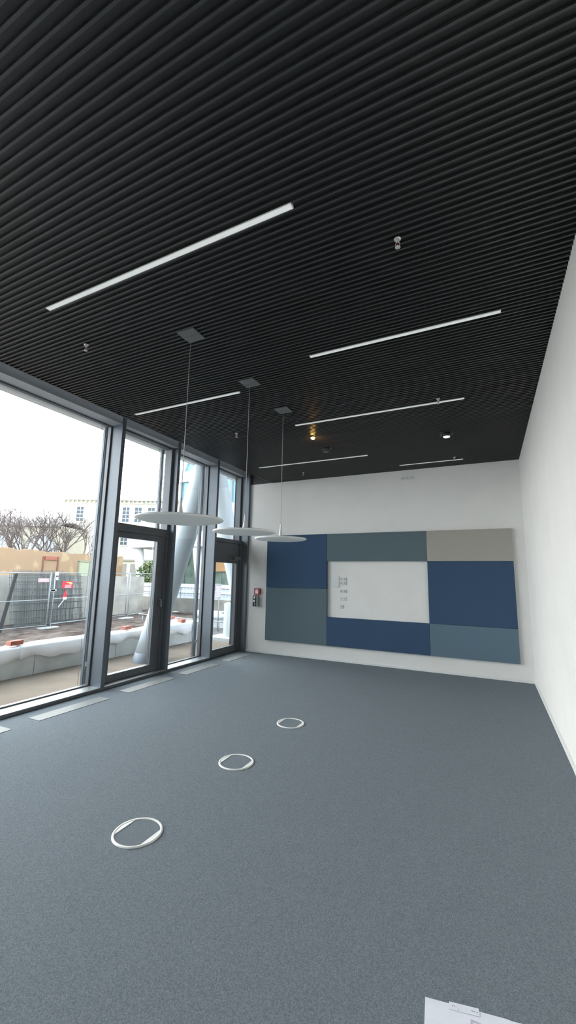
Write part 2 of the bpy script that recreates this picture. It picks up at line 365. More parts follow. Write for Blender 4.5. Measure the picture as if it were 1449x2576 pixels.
# pendant lamps and the square plates they hang from
pl = [(1.99, 2.485, 0.345, 'nearest the camera, in front of the glass front'), (2.00, 3.43, 0.315, 'middle one of the three'), (2.005, 4.215, 0.305, 'furthest, in front of the blue wall panel')]
for i, (px, py, R, l) in enumerate(pl):
    zt = 2.0
    t = thing('pendant_lamp', 'flat white disc pendant lamp, '+l, 'pendant lamp', (px, py, H), 'disc pendant lamps')
    MB().box(px-0.086, px+0.086, py-0.086, py-0.001, H-0.003, H+0.004).box(px-0.086, px+0.086, py+0.001, py+0.086, H-0.003, H+0.004).build('ceiling_plate', hatch_grey, t)
    MB().tube((px, py, H-0.003), (px, py, zt+0.17), 0.0028, n=8).build('cable', cable_m, t)
    MB().lathe((px, py, zt), [(0.030, 0.012), (0.024, 0.03), (0.012, 0.12), (0.007, 0.185), (0.0, 0.187)], n=20).build('stem', lamp_white, t)
    sh = MB().lathe((px, py, zt), [(0.0, -0.012), (R*0.55, -0.010), (R*0.90, -0.004), (R*0.975, 0.002), (R, 0.010), (R*0.985, 0.016), (R*0.92, 0.019), (R*0.5, 0.021), (0.035, 0.022), (0.0, 0.022)], n=72).build('lamp_shade', lamp_white, t)

proto = None
hl = ['nearest the camera on the right', 'on the left near the glass front, nearest the camera', 'on the left beside the middle lamp cables', 'on the left near the back wall', 'on the right beside the long strip light', 'on the right beside the short strip light at the back']
for (x, y), l in zip([(3.785, 2.21), (1.035, 2.204), (1.021, 4.674), (1.009, 7.076), (3.765, 4.63), (3.766, 7.094)], hl):
    lab = 'small metal sprinkler head, '+l
    if proto is None:
        proto = thing('sprinkler_head', lab, 'sprinkler', (x, y, H), 'sprinkler heads')
        MB().lathe((x, y, H), [(0.0, 0.0), (0.022, 0.0), (0.020, -0.006), (0.0, -0.006)], n=20).build('collar', steel, proto)
        MB().lathe((x, y, H), [(0.010, -0.006), (0.010, -0.022), (0.007, -0.024), (0.0, -0.024)], n=12).build('body', mat('sprinkler_metal', (0.62, 0.60, 0.56), 0.4, metal=0.4), proto)
        a = MB()
        for s in (-1, 1):
            a.tube((x+s*0.008, y, H-0.022), (x+s*0.013, y, H-0.040), 0.0028, n=6).tube((x+s*0.013, y, H-0.040), (x+s*0.002, y, H-0.056), 0.0028, n=6)
        a.build('frame_arms', MATS['sprinkler_metal'], proto)
        MB().tube((x, y, H-0.024), (x, y, H-0.052), 0.003, n=8).build('glass_bulb', red_box, proto)
        MB().lathe((x, y, H), [(0.0, -0.056), (0.016, -0.056), (0.016, -0.059), (0.0, -0.060)], n=16).build('deflector', MATS['sprinkler_metal'], proto)
    else: dup(proto, (x, y, H), lab)

def downlight(x, y, label, lens, tilt):
    t = thing('downlight', label, 'downlight', (x, y, H), 'downlights near the back wall')
    MB().box(x-0.085, x+0.085, y-0.085, y+0.085, H-0.004, H+0.006).build('square_frame', black_plastic, t, bevel=0.003)
    MB().lathe((x, y, H-0.004), [(0.060, 0.0), (0.058, -0.020), (0.050, -0.045), (0.0, -0.046)], n=32).build('lamp_head', black_plastic, t)
    MB().lathe((x, y, H-0.048), [(0.046, -0.002), (0.042, -0.010), (0.0, -0.013)], n=32).build('lens', lens, t)
    for s in (-1, 1): MB().box(x+s*0.072, x+s*0.080, y-0.02, y+0.02, H-0.035, H-0.004).build('side_clip', hatch_grey, t)
downlight(3.749, 5.844, 'black square downlight with a white lens on the right of the ceiling', mat('lens_white', (0.9, 0.9, 0.88), 0.3, emit=(1, 1, 0.97), estr=0.6), 0)
downlight(1.958, 5.823, 'unlit dark square downlight just behind the glowing orange lamp', mat('lens_dark', (0.10, 0.10, 0.10), 0.2), 0)
x, y = 1.979, 5.229
t = thing('spot_lamp', 'small glowing orange ceiling spot lamp in front of the unlit downlight', 'spot lamp', (x, y, H))
MB().lathe((x, y, H), [(0.030, 0.0), (0.030, -0.012), (0.022, -0.018), (0.0, -0.018)], n=24).build('housing', black_plastic, t)
MB().lathe((x, y, H-0.018), [(0.030, 0.0), (0.029, -0.012), (0.018, -0.024), (0.0, -0.028)], n=24).build('bulb', mat('warm_bulb', (1, 0.6, 0.2), 0.4, emit=(1.0, 0.50, 0.10), estr=30), t)
L = bpy.data.lights.new('spot_glow', 'POINT'); L.energy = 0.35; L.color = (1.0, 0.55, 0.2); L.shadow_soft_size = 0.02
lo = bpy.data.objects.new('spot_glow', L); C.objects.link(lo); lo.location = (x, y, H-0.06)

# ------------------------------------------------------------------ back wall things
YB = D
def panel(x0, x1, z0, z1, m, label):
    g = 0.0015
    o = B(x0+g, x1-g, YB-0.052, YB-0.0015, z0+g, z1-g).build('acoustic_panel', m, bevel=0.003)
    tag(o, label, 'wall panel', 'fabric wall panels on the back wall')
X0, X1, X2, X3 = -0.045, 1.314, 3.208, 4.555; Z0, Z1, Z2, Z3 = 0.278, 0.815, 1.89, 2.432
panel(X0, X1, 1.345, Z3, felt_blue, 'blue felt wall panel at the upper left, nearest the glass front')
panel(X0, X1, Z0, 1.345, felt_teal, 'grey-green felt wall panel at the lower left')
panel(X1, X2, Z2, Z3, felt_teal, 'grey-green felt wall panel above the white opening')
panel(X1, X2, Z0, Z1, felt_blue, 'blue felt wall panel below the white opening')
panel(X2, X3, Z2, Z3, felt_beige, 'beige-grey felt wall panel at the upper right')
panel(X2, X3, Z1, Z2, felt_blue, 'blue felt wall panel right of the white opening')
panel(X2, X3, Z0, Z1, felt_steel, 'steel-blue felt wall panel at the lower right corner')
def socket(x, z, t, kind):
    MB().box(x-0.030, x+0.030, YB-0.013, YB-0.010, z-0.030, z+0.030).build('insert', plastic_white, t, bevel=0.002)
    if kind == 's':
        MB().tube((x, YB-0.0135, z), (x, YB-0.0125, z), 0.021, n=24).build('socket_well', plastic_grey, t)
    elif kind == 'd':
        MB().box(x-0.012, x+0.012, YB-0.0145, YB-0.013, z-0.010, z+0.010).build('port', plastic_grey, t)
def plate(x0, x1, z0, z1, label, cells, kinds, cat='wall socket', nm='wall_socket'):
    t = thing(nm, label, cat, ((x0+x1)/2, YB, (z0+z1)/2))
    B(x0, x1, YB-0.010, YB, z0, z1).build('cover_plate', plastic_white, t, bevel=0.002)
    for (cx, cz), kk in zip(cells, kinds): socket(cx, cz, t, kk)
plate(1.565, 1.703, 1.432, 1.582, 'white four-way wall socket block, topmost of the sockets', [(1.60, 1.545), (1.668, 1.545), (1.60, 1.47), (1.668, 1.47)], 'ssss')
plate(1.565, 1.704, 1.280, 1.351, 'white double wall socket just under the four-way block', [(1.60, 1.3155), (1.668, 1.3155)], 'ss')
plate(1.567, 1.703, 1.138, 1.206, 'white double data outlet, third from the top', [(1.60, 1.172), (1.668, 1.172)], 'dd')
plate(1.567, 1.641, 0.990, 1.062, 'single white outlet, lowest below the others', [(1.604, 1.026)], 'd')
t = tag(B(1.410, 1.549, YB-0.014, YB, 1.386, 1.600).build('junction_cover', plastic_white, bevel=0.002), 'blank white cover plate left of the four-way sockets', 'cover plate')
plate(2.778, 3.027, 3.412, 3.476, 'white three-part outlet strip high on the back wall under the ceiling', [(2.822, 3.444), (2.902, 3.444), (2.983, 3.444)], 'ddd', 'outlet', 'outlet_strip')

# fire alarm and switch box by the far door
t = thing('fire_alarm_box', 'small red manual fire alarm box on the back wall beside the glass door', 'fire alarm', (-0.264, YB, 1.25))
B(-0.335, -0.195, YB-0.055, YB, 1.185, 1.315).build('casing', red_box, t, bevel=0.006)
B(-0.305, -0.232, YB-0.058, YB-0.055, 1.205, 1.275).build('press_plate', sign_white, t, bevel=0.002)
B(-0.290, -0.245, YB-0.0575, YB-0.055, 1.287, 1.298).build('lettering_strip', sign_white, t)
t = thing('door_control_box', 'black and steel door control box hanging under the red alarm box', 'control box', (-0.28, YB, 1.05))
B(-0.345, -0.225, YB-0.075, YB, 0.940, 1.168).build('casing', mat('control_steel', (0.30, 0.32, 0.31), 0.4, metal=0.4), t, bevel=0.006)
B(-0.345, -0.262, YB-0.080, YB-0.075, 0.942, 1.166).build('front_plate', black_plastic, t)
B(-0.322, -0.286, YB-0.083, YB-0.080, 1.105, 1.150).build('label_field', sign_white, t)
MB().tube((-0.302, YB-0.080, 1.055), (-0.302, YB-0.100, 1.055), 0.024, n=24).build('push_button', steel, t)
B(-0.300, -0.285, YB-0.084, YB-0.080, 0.960, 1.02).build('key_slot', plastic_grey, t)

# ================================================================== OUTSIDE
struct(MB().box(-2.5, -0.9, -8, 8.72, -0.20, -0.05).build('terrace', paving))
# ground: soil bank behind the low wall, sinking to the fence line
def gz(x, y):
    t = max(0, min(1, (-2.7-x)/6.8)); t = t*t*(3-2*t)
    z = 0.36*(1-t) - 0.44*t
    if y > 8.6 and x > -6: k2 = min(1, (y-8.6)/0.9)*min(1, (x+6)/1.0); z = z*(1-k2) - 0.30*k2
    return z
rows = []
xs = [-2.62 - 0.14*i for i in range(60)] + [-11.3 - 1.4*i for i in range(1, 40)]
ys = [-12 + 2*i for i in range(6)] + [0 + 0.16*i for i in range(80)] + [13 + 1.5*i for i in range(40)]
for x in xs:
    row = []
    for y in ys:
        n = 0.05*math.sin(x*3.1+y*1.7)*math.sin(y*2.3-x*1.1) + random.uniform(-0.03, 0.03)
        n *= 1 if (x > -10 and y < 9.0) else 0.25
        row.append((x, y, gz(x, y)+n - (0.05 if x > -2.8 else 0)))
    rows.append(row)
g = MB(); g.grid(rows); struct(g.build('ground', soil_m))
struct(MB().box(-2.62, 6, 8.72, 40, -0.6, -0.27).build('yard', asphalt))
struct(MB().box(-5.2, -2.62, 9.3, 40, -0.6, -0.24).build('path', asphalt))

# low concrete wall with fleece
def low_wall(name, x0, x1, y0, y1, z0, z1, joints, along, label):
    mb = MB(); js = sorted(joints)
    for a, b in zip(js[:-1], js[1:]):
        if along == 'y': mb.box(x0, x1, a+0.004, b-0.004, z0, z1)
        else: mb.box(a+0.004, b-0.004, y0, y1, z0, z1)
    return tag(mb.build(name, concrete, bevel=0.006), label, 'low wall')
low_wall('low_concrete_wall', -2.72, -2.50, 0, 0, -0.2, 0.395, [-6, -3.7, -2.1, -0.5, 1.1, 2.75, 4.37, 5.98, 7.22, 8.30], 'y', 'low grey concrete block wall along the terrace, under the long white fleece')
low_wall('garden_wall', 0, 0, 8.30, 8.52, -0.3, 0.395, [-3.55, -2.50], 'x', 'low concrete wall running away from the corner of the terrace wall')
low_wall('yard_wall', 0, 0, 12.1, 12.35, -0.3, 0.28, [-5.4, -4.2, -2.7], 'x', 'low concrete wall behind the white bollard')
def fleece(name, y0, y1, label, z=0.41, drop=0.19, xb=-2.98, xf=-2.475, seed=1, lift=0.0):
    rnd = random.Random(seed); ph = [rnd.uniform(0, 6) for _ in range(4)]; rows = []
    n = int((y1-y0)/0.06)+1
    for i in range(n+1):
        y = y0+(y1-y0)*i/n
        w = 0.5*math.sin(y*2.1+ph[0])+0.35*math.sin(y*5.9+ph[1])+0.35*math.sin(y*13+ph[2])
        d = drop+0.055*w; zz = z+lift
        rows.append([(xb, y, zz-0.07), (xb+0.10, y, zz-0.02+0.01*w), (xb+0.25, y, zz+0.012*w), (xf-0.05, y, zz+0.006*w), (xf-0.015, y, zz-0.008), (xf, y, zz-0.03),
                     (max(-2.485, xf+0.006+0.016*w), y, zz-d*0.5), (max(-2.485, xf+0.006+0.032*w), y, zz-d)])
    mb = MB(); mb.grid(rows)
    return tag(mb.build(name, fleece_m, solid=0.006), label, 'fleece cover', 'white fleece covers on the low walls')
fleece('fleece_cover', -6, 4.20, 'white fleece draped over the near low wall, left of the overlap', seed=3)
fleece('fleece_cover', 4.10, 8.22, 'white fleece draped over the low wall from the near brick to the corner', seed=5, lift=0.010, xf=-2.468)
def fleece_x(name, x0, x1, y, z, label, seed):
    rnd = random.Random(seed); ph = rnd.uniform(0, 6); rows = []; n = 50
    for i in range(n+1):
        x = x0+(x1-x0)*i/n; w = math.sin(x*2.7+ph)*0.6+math.sin(x*7+ph)*0.4
        rows.append([(x, y+0.55, z-0.02), (x, y+0.2, z+0.01*w), (x, y-0.01, z), (x, y-0.03-0.01*w, z-0.08), (x, y-0.03-0.015*w, z-0.20-0.03*w)])
    mb = MB(); mb.grid(rows); return tag(mb.build(name, fleece_m, solid=0.006), label, 'fleece cover', 'white fleece covers on the low walls')
fleece_x('fleece_cover', -3.6, -2.44, 8.28, 0.415, 'white fleece over the wall running away at the corner, seen in the narrow window', 2)
fleece_x('fleece_cover', -5.45, -2.62, 12.08, 0.30, 'white fleece over the wall behind the white bollard', 8)
def brick(x, y, z, rz, label):
    c, s = math.cos(rz), math.sin(rz)
    mb = MB(); mb.obox((x, y, z+0.046), (0.057*c, 0.057*s, 0), (-0.105*s, 0.105*c, 0), (0, 0, 0.034))
    tag(mb.build('clay_brick', brick_red, bevel=0.004), label, 'brick', 'red bricks weighing down the fleece')
brick(-2.585, 4.07, 0.424, 0.1, 'red brick on the near fleece, left in the wide window')
brick(-2.60, 6.30, 0.426, 0.25, 'red brick on the fleece, seen through the first glass door')
brick(-2.60, 8.00, 0.426, 1.2, 'red brick at the right edge of the narrow window')
brick(-3.35, 8.45, 0.422, 1.5, 'reddish brown brick on the far fleece beside the leaning column')

# leaning columns under the overhang
def column(a, b, r, label):
    a, b = Vector(a), Vector(b); d = (b-a).normalized(); Ln = (b-a).length
    t = thing('leaning_column', label, 'column', tuple(a), 'leaning white columns of the overhang')
    n = 48; c = MB(); u = d.orthogonal().normalized(); w = d.cross(u)
    prof = [(0.09, r*0.97), (0.12, r*0.98), (0.25, r), (0.45, r*1.05), (0.62, r*1.14), (0.80, r*1.22), (1.0, r*1.25)]
    rings = []
    # lowest ring is cut level with the ground
    h0 = 0.17/d.z
    def ring(s, rr, level=None):
        out = []
        for i in range(n):
            q = a + d*s + u*math.cos(2*PI*i/n)*rr + w*math.sin(2*PI*i/n)*rr
            if level is not None: q = q + d*((level-q.z)/d.z)
            out.append(q)
        return out
    cr_ = [ring(0, r*0.95, a.z+0.17)]+[ring(Ln*s, rr) for s, rr in prof[2:]]
    c.add([p for q in cr_ for p in q], [(k3*n+i, k3*n+(i+1) % n, (k3+1)*n+(i+1) % n, (k3+1)*n+i) for k3 in range(len(cr_)-1) for i in range(n)], 0, True)
    c.add(cr_[0], [tuple(range(n))]).build('shaft', column_white, t)
    s_ = MB(); rr = [ring(0, r*1.0, a.z), ring(0, r*0.97, a.z+0.17)]
    s_.add([p for q in rr for p in q], [(i, (i+1) % n, n+(i+1) % n, n+i) for i in range(n)], 0, True); s_.add(rr[1], [tuple(range(n))])
    s_.build('shoe', column_base, t)
column((-1.75, 6.01, -0.05), (-1.75, 7.64, 4.28), 0.228, 'thick white column leaning right, its dark foot on the terrace by the first door')
column((-1.85, 9.93, -0.27), (-1.85, 8.00, 4.28), 0.212, 'thick white column leaning left, seen through the far door and its fanlight')
struct(MB().box(-2.12, -0.95, -8, 16, 4.2, 4.5).box(-2.10, -1.9, -8, 16, 4.5, 5.4).box(-1.9, 8, YR-0.2, 16, 4.5, 5.4).build('trim_%d' % k, soffit_m)); k += 1

# fence panels of the building site
def fence_panel(a, b, label):
    a, b = Vector(a), Vector(b); d = (b-a); e = d.normalized(); zt = 2.0
    t = thing('site_fence_panel', label, 'fence panel', tuple(a), 'site fence panels')
    r = 0.021
    for q in (a, b): MB().tube(q, q+Vector((0, 0, zt)), r, n=10).build('post', galv, t)
    for hh, nm in ((0.10, 'bottom_rail'), (1.0, 'middle_rail'), (zt-0.04, 'top_rail')):
        MB().tube(a+Vector((0, 0, hh)), b+Vector((0, 0, hh)), r*0.8, n=10).build(nm, galv, t)
    return t
fps = [((-10.35, 2.3, -0.42), (-10.35, 5.9, -0.42), 'galvanised site fence panel, furthest left behind the frame edge'),
       ((-10.35, 6.1, -0.42), (-10.35, 9.78, -0.42), 'galvanised site fence panel with the pale pink plate, left of the clamped posts'),
       ((-10.40, 9.98, -0.40), (-10.75, 13.75, -0.38), 'galvanised site fence panel carrying the red sign'),
       ((-10.85, 14.0, -0.38), (-11.2, 17.4, -0.36), 'galvanised site fence panel seen through the first glass door')]
for a, b, l in fps: fence_panel(a, b, l)
for (x, y), l in zip([(-10.35, 6.0), (-10.37, 9.88), (-10.8, 13.87), (-11.2, 17.4)],
                     ['hidden low at the left of the wide window', 'under the posts by the red sign', 'under the double post behind the first door', 'at the far fence end by the banner railing']):
    tag(MB().box(x-0.12, x+0.12, y-0.34, y+0.34, -0.60, -0.40).build('concrete_block', concrete, bevel=0.01), 'concrete block under the site fence '+l, 'concrete block', 'concrete blocks of the site fence')
tag(MB().box(-10.33, -10.30, 9.74, 10.02, 0.88, 0.96).box(-10.42, -10.30, 9.80, 9.96, 0.895, 0.945).build('fence_clamp', galv), 'metal clamp joining the two fence posts left of the red sign', 'clamp')
t = thing('warning_sign', 'red sign with white and yellow marks hanging on the fence', 'sign', (-10.33, 10.55, 1.1))
B(-10.37, -10.35, 10.26, 10.70, 0.99, 1.25).build('board', sign_red, t, bevel=0.004)
MB().box(-10.345, -10.341, 10.42, 10.66, 1.185, 1.215).box(-10.345, -10.341, 10.52, 10.66, 1.14, 1.17).build('symbol', sign_yellow, t)
MB().box(-10.345, -10.341, 10.36, 10.64, 1.09, 1.105).box(-10.345, -10.341, 10.36, 10.60, 1.05, 1.065).box(-10.345, -10.341, 10.36, 10.64, 1.015, 1.03).build('text_lines', sign_white, t)
t = thing('name_plate', 'pale pink rectangular plate on the left fence panel', 'sign', (-10.32, 9.2, 1.27))
B(-10.33, -10.32, 9.30, 9.70, 1.22, 1.36).build('board', sign_pink, t)
MB().box(-10.319, -10.317, 9.36, 9.62, 1.30, 1.315).box(-10.319, -10.317, 9.36, 9.58, 1.26, 1.275).build('text_lines', sign_white, t)
tag(MB().box(-10.36, -10.33, 9.97, 10.06, 1.46, 1.60).box(-10.36, -10.33, 9.99, 10.06, 1.30, 1.40).build('cable_tag', sign_white), 'white tags tied to the fence post top', 'tag')
t = thing('warning_tape', 'short red and white barrier tape knotted on the fence', 'tape', (-10.36, 10.3, 0.1))
MB().add([(-10.34, 10.16, 0.30), (-10.36, 10.20, 0.28), (-10.34, 10.40, 0.62), (-10.36, 10.44, 0.60)], [(0, 1, 3, 2)]).build('strap', sign_white, t, solid=0.004)
MB().add([(-10.34, 10.42, 0.94), (-10.34, 10.30, 0.66), (-10.34, 10.50, 0.66)], [(0, 1, 2)]).build('red_end', sign_red, t, solid=0.004)
MB().add([(-10.345, 10.33, 0.66), (-10.345, 10.49, 0.66), (-10.345, 10.48, 0.56), (-10.345, 10.36, 0.56)], [(0, 1, 2, 3)]).build('white_end', sign_white, t, solid=0.004)

# stacked reinforcing meshes leaning on the concrete wall behind the fence
def mesh_mat(x0, y0, y1, z0, z1, lean, sp, label):
    t = thing('reinforcing_mesh', label, 'steel mesh', (x0, (y0+y1)/2, z0), 'stacked steel meshes behind the fence')
    v = MB(); n = int((y1-y0)/sp)
    for i in range(n+1):
        y = y0+i*sp; v.tube((x0, y, z0), (x0-lean, y, z1), 0.0075, n=5, cap=False)
    v.build('upright_bars', rust_mesh, t)
    h = MB(); nz = 8
    for i in range(nz):
        f = (i+0.4)/nz; h.tube((x0-lean*f+0.012, y0-0.03, z0+(z1-z0)*f), (x0-lean*f+0.012, y1+0.03, z0+(z1-z0)*f), 0.009, n=5, cap=False)
    h.build('cross_bars', rust_mesh, t)
mesh_mat(-11.0, 9.05, 11.0, -0.46, 1.66, 0.45, 0.06, 'dark leaning steel mesh on the left of the stack')
mesh_mat(-11.1, 9.15, 11.9, -0.46, 1.60, 0.45, 0.06, 'dark leaning steel mesh in the middle of the stack')
mesh_mat(-11.2, 10.2, 12.0, -0.46, 1.56, 0.45, 0.055, 'dark leaning steel mesh on the right of the stack')
mesh_mat(-11.3, 9.1, 12.0, -0.46, 1.50, 0.45, 0.065, 'dark leaning steel mesh at the back of the stack')
tag(MB().obox((-10.55, 8.48, 0.53), (0.02, 0, 0), (0, 0.055, 0), (0, 0.16, 0.98)).build('leaning_board', mat('dark_board', (0.05, 0.05, 0.05), 0.8)), 'narrow dark board leaning behind the fence at the far left', 'board')
mb = MB(); y = 1.0
while y < 16.4:
    mb.box(-12.62, -12.5, y+0.01, min(y+1.9, 16.5), -0.7, 1.44); y += 1.9
tag(mb.build('concrete_panel_wall', conc_wall_m), 'tall grey concrete panel wall behind the site fence', 'wall')

# brick ruin wall
t = thing('ruined_brick_wall', 'old patchy orange brick wall behind the concrete wall', 'brick wall', (-24, 18, -0.5))
mb = MB(); n = 60; top = []
for i in range(n+1):
    y = 8+i*0.32*0.9; top.append((y, 3.10-0.012*(y-15)+0.05*math.sin(y*3.3)+random.uniform(-0.03, 0.03)))
vs = [(-24, y, -0.6) for y, z in top]+[(-24, y, z) for y, z in top]+[(-24.4, y, -0.6) for y, z in top]+[(-24.4, y, z) for y, z in top]; q = n+1
fs = []
for i in range(n): fs += [(i, i+1, q+i+1, q+i), (2*q+i+1, 2*q+i, 3*q+i, 3*q+i+1), (q+i, q+i+1, 3*q+i+1, 3*q+i)]
fs += [(0, q, 3*q, 2*q), (n, 2*q+n, 3*q+n, q+n)]
mb.add(vs, fs).build('masonry', ruin, t)
MB().box(-23.98, -23.9, 18.35, 19.25, 2.45, 2.70).build('lintel', brick_red, t)
for yy in (18.25, 19.35): MB().box(-23.98, -23.93, yy-0.05, yy+0.05, 1.3, 2.7).build('pipe_chase', mat('chase', (0.26, 0.13, 0.085), 0.9), t)
f = MB().box(-23.98, -23.86, 21.0, 21.08, 1.2, 2.45).box(-23.98, -23.86, 21.95, 22.05, 1.2, 2.45).box(-23.98, -23.86, 21.0, 23.0, 2.42, 2.52)
f.build('window_frame', mat('ruin_window', (0.35, 0.36, 0.25), 0.8), t)
MB().box(-23.98, -23.92, 21.08, 23.0, 1.2, 2.42).build('window_opening', mat('ruin_opening', (0.50, 0.52, 0.36), 0.8), t)

# bare trees
def tree(x, y, z, h, label, seed, spread=0.72, lev=6):
    rnd = random.Random(seed); t = thing('bare_tree', label, 'tree', (x, y, z), 'bare trees behind the brick wall'); tr = MB(); br = MB()
    def grow(p, d, ln, r, l):
        q = p + d*ln
        (tr if l < 1 else br).tube(p, q, r, r*0.72, n=5 if l < 3 else 4, cap=False)
        if l >= lev: return
        for _ in range(3 if l < 5 else 2):
            nd = (d + Vector((rnd.uniform(-1, 1), rnd.uniform(-1, 1), rnd.uniform(-0.35, 0.7)))*spread*1.15).normalized()
            grow(q if rnd.random() < 0.6 else p+d*ln*rnd.uniform(0.6, 1), nd, ln*rnd.uniform(0.62, 0.86), r*0.62, l+1)
    grow(Vector((x, y, z)), Vector((0, 0.05, 1)).normalized(), h*0.40, h*0.026, 0)
    tr.build('trunk', bark, t); br.build('branches', bark, t)
tree(-27, 17.4, -0.5, 5.7, 'bare branching tree behind the wall, furthest left', 11)
tree(-27, 19.1, -0.5, 5.7, 'bare branching tree in front of the left hall arch edge', 4)
tree(-27.5, 20.9, -0.5, 5.8, 'bare branching tree in front of the right hall arch', 23)
tree(-27, 22.6, -0.5, 5.0, 'bare bushy tree furthest right beside the mullion', 31, 0.7)

# old hall with two arches and the cream palace far behind: facade frames facing the yard
def basis(u0, v0, u1, depth0, depth1):
    a = far(u0, v0, depth0); b = far(u1, v0, depth1); a.z = b.z = 0
    e = (b-a).normalized(); nrm = Vector((e.y, -e.x, 0)); return a, e, nrm, (b-a).length
a, e, nr, Ln = basis(-60, 1330, 152, 44, 44)
t = thing('arched_hall', 'pale old hall with two arches and a low curved roof behind the bare trees', 'building', (a.x, a.y, -0.5))
zz = Vector((0, 0, 1))
def bar(mb, s0, s1, z0, z1, d0, d1, mi=0):
    c = a + e*((s0+s1)/2) + zz*((z0+z1)/2) - nr*((d0+d1)/2)
    mb.obox(c, e*((s1-s0)/2), nr*((d1-d0)/2), zz*((z1-z0)/2), mi)
mb = MB(); bar(mb, 0, Ln, -0.5, 6.6, 0, 6); mb.build('walls', hall_m, t)
mb = MB(); rows = []
for i in range(13):
    s = Ln*i/12; zt = 6.6+1.35*(1-((i-5)/7.5)**2*0.6)
    rows.append([a+e*s+zz*6.5-nr*(-0.3), a+e*s+zz*(6.6+(zt-6.6)*0.7)-nr*1.2, a+e*s+zz*zt-nr*3.0, a+e*s+zz*6.5-nr*6.2])
mb.grid(rows); mb.build('roof', hall_roof_m, t, solid=0.15)
for s0, rad in ((Ln*0.395, 1.75), (Ln*0.80, 1.55)):
    ar = MB(); N = 20
    for i in range(N):
        q0, q1 = PI*i/N, PI*(i+1)/N
        p0 = a+e*(s0-rad*math.cos(q0))+zz*(4.1+rad*math.sin(q0))+nr*0.1; p1 = a+e*(s0-rad*math.cos(q1))+zz*(4.1+rad*math.sin(q1))+nr*0.1
        ar.tube(p0, p1, 0.16, n=6)
    ar.build('arch', arch_trim, t)
    gl_ = MB(); pts = [a+e*(s0-rad*0.93*math.cos(PI*i/N))+zz*(4.1+rad*0.93*math.sin(PI*i/N))+nr*0.05 for i in range(N+1)]
    pts += [a+e*(s0+rad*0.93)+zz*1+nr*0.05, a+e*(s0-rad*0.93)+zz*1+nr*0.05]
    gl_.add(pts, [tuple(range(len(pts)))]).build('arch_glazing', mat('arch_pane', (0.62, 0.66, 0.70), 0.3), t, solid=0.02)
    bb = MB()
    for j in range(-2, 3): bb.tube(a+e*(s0+j*0.5)+zz*1+nr*0.12, a+e*(s0+j*0.5)+zz*(4.0+math.sqrt(max(0, rad**2-(j*0.5)**2)))+nr*0.12, 0.035, n=5)
    bb.build('glazing_bars', arch_trim, t)

a, e, nr, Ln = basis(150, 1330, 470, 56, 56)
t = thing('cream_palace', 'large cream building with a toothed cornice far behind the yard', 'building', (a.x, a.y, -0.5))
mb = MB(); bar(mb, 0, Ln, -0.5, 11.6, 0, 12); mb.build('walls', palace_m, t)
mb = MB(); bar(mb, -0.2, Ln+0.2, 11.6, 12.0, -0.5, 12); mb.build('cornice', palace_trim, t)
mb = MB(); s = 0.3
while s < Ln: bar(mb, s, s+0.22, 11.25, 11.6, -0.3, 0); s += 0.6
mb.build('dentils', palace_trim, t)
for s in [Ln*(u-150)/320 for u in (198, 255, 314, 345, 378, 410)]:
    for z0 in (5.4, 8.6):
        w = mb = MB(); bar(mb, s-0.62, s+0.62, z0-0.15, z0+0.0, -0.15, 0); bar(mb, s-0.75, s+0.75, z0+2.55, z0+2.70, -0.22, 0); 
        bar(mb, s-0.62, s-0.46, z0, z0+2.2, -0.1, 0); bar(mb, s+0.46, s+0.62, z0, z0+2.2, -0.1, 0)
        fr_ = mb.build('window_surround', palace_trim, t)
        mb = MB()
        for (c0, c1) in ((-0.44, -0.05), (0.05, 0.44)):
            for r_ in range(4): bar(mb, s+c0, s+c1, z0+0.08+r_*0.53, z0+0.50+r_*0.53, -0.04, 0)
        mb.build('panes', dark_glass, fr_)
# ground floor arcade and planting in front of the palace
mb = MB(); bar(mb, Ln*0.40, Ln*0.78, 3.3, 3.5, -0.3, 0); mb.build('canopy_edge', arch_trim, t)
for s in (0.42, 0.50, 0.58, 0.66):
    mb = MB(); bar(mb, Ln*s, Ln*(s+0.05), 0.0, 2.9, -0.1, 0); mb.build('ground_floor_opening', arch_trim, t)

# white wing of the same building on columns, across the yard
YW = 26.0
t = thing('white_building_wing', 'white modern building wing with window bands standing on leaning columns', 'building', (-14, YW, -0.3))
bands = [(-24.3, 3.85, 5.05), (-19.0, 6.10, 7.20), (-19.3, 9.30, 10.20), (-19.3, 12.2, 13.4)]
for x0, z0, z1 in bands: MB().box(x0, 3, YW, YW+9, z0, z1).build('floor_band', facade_white, t)
MB().box(-19.0, 3, YW+0.25, YW+8.6, 5.05, 6.10).build('window_band', green_glass, t)
MB().box(-19.0, 3, YW+0.25, YW+8.6, 7.20, 9.30).build('window_band', blue_glass, t)
MB().box(-19.0, 3, YW+0.25, YW+8.6, 10.2, 12.2).build('window_band', blue_glass, t)
for i in range(13):
    x = -18.9+i*1.7
    MB().box(x, x+0.14, YW+0.1, YW+0.25, 5.05, 6.10).build('window_post', mat('post_grey', (0.30, 0.30, 0.29), 0.6), t)
    MB().box(x, x+0.18, YW+0.1, YW+0.25, 7.20, 9.30).build('window_post', MATS['post_grey'], t)
    m2 = MB(); m2.obox((x+0.5, YW+0.12, 11.2), (0.22, 0, 0), (0, 0.1, 0), (0.42, 0, 1.0)); m2.build('slanted_post', facade_white, t)
MB().box(-21.0, 3, YW+2.2, YW+8, -0.3, 3.85).build('ground_floor_glazing', green_glass, t)
for i in range(18):
    x = -21.0+i*1.3; MB().box(x, x+0.08, YW+2.1, YW+2.2, -0.3, 3.85).build('glazing_post', MATS['post_grey'], t)
MB().box(-20.95, -19.2, YW+1.95, YW+2.05, 2.45, 3.62).build('cream_blind', cream_panel, t)
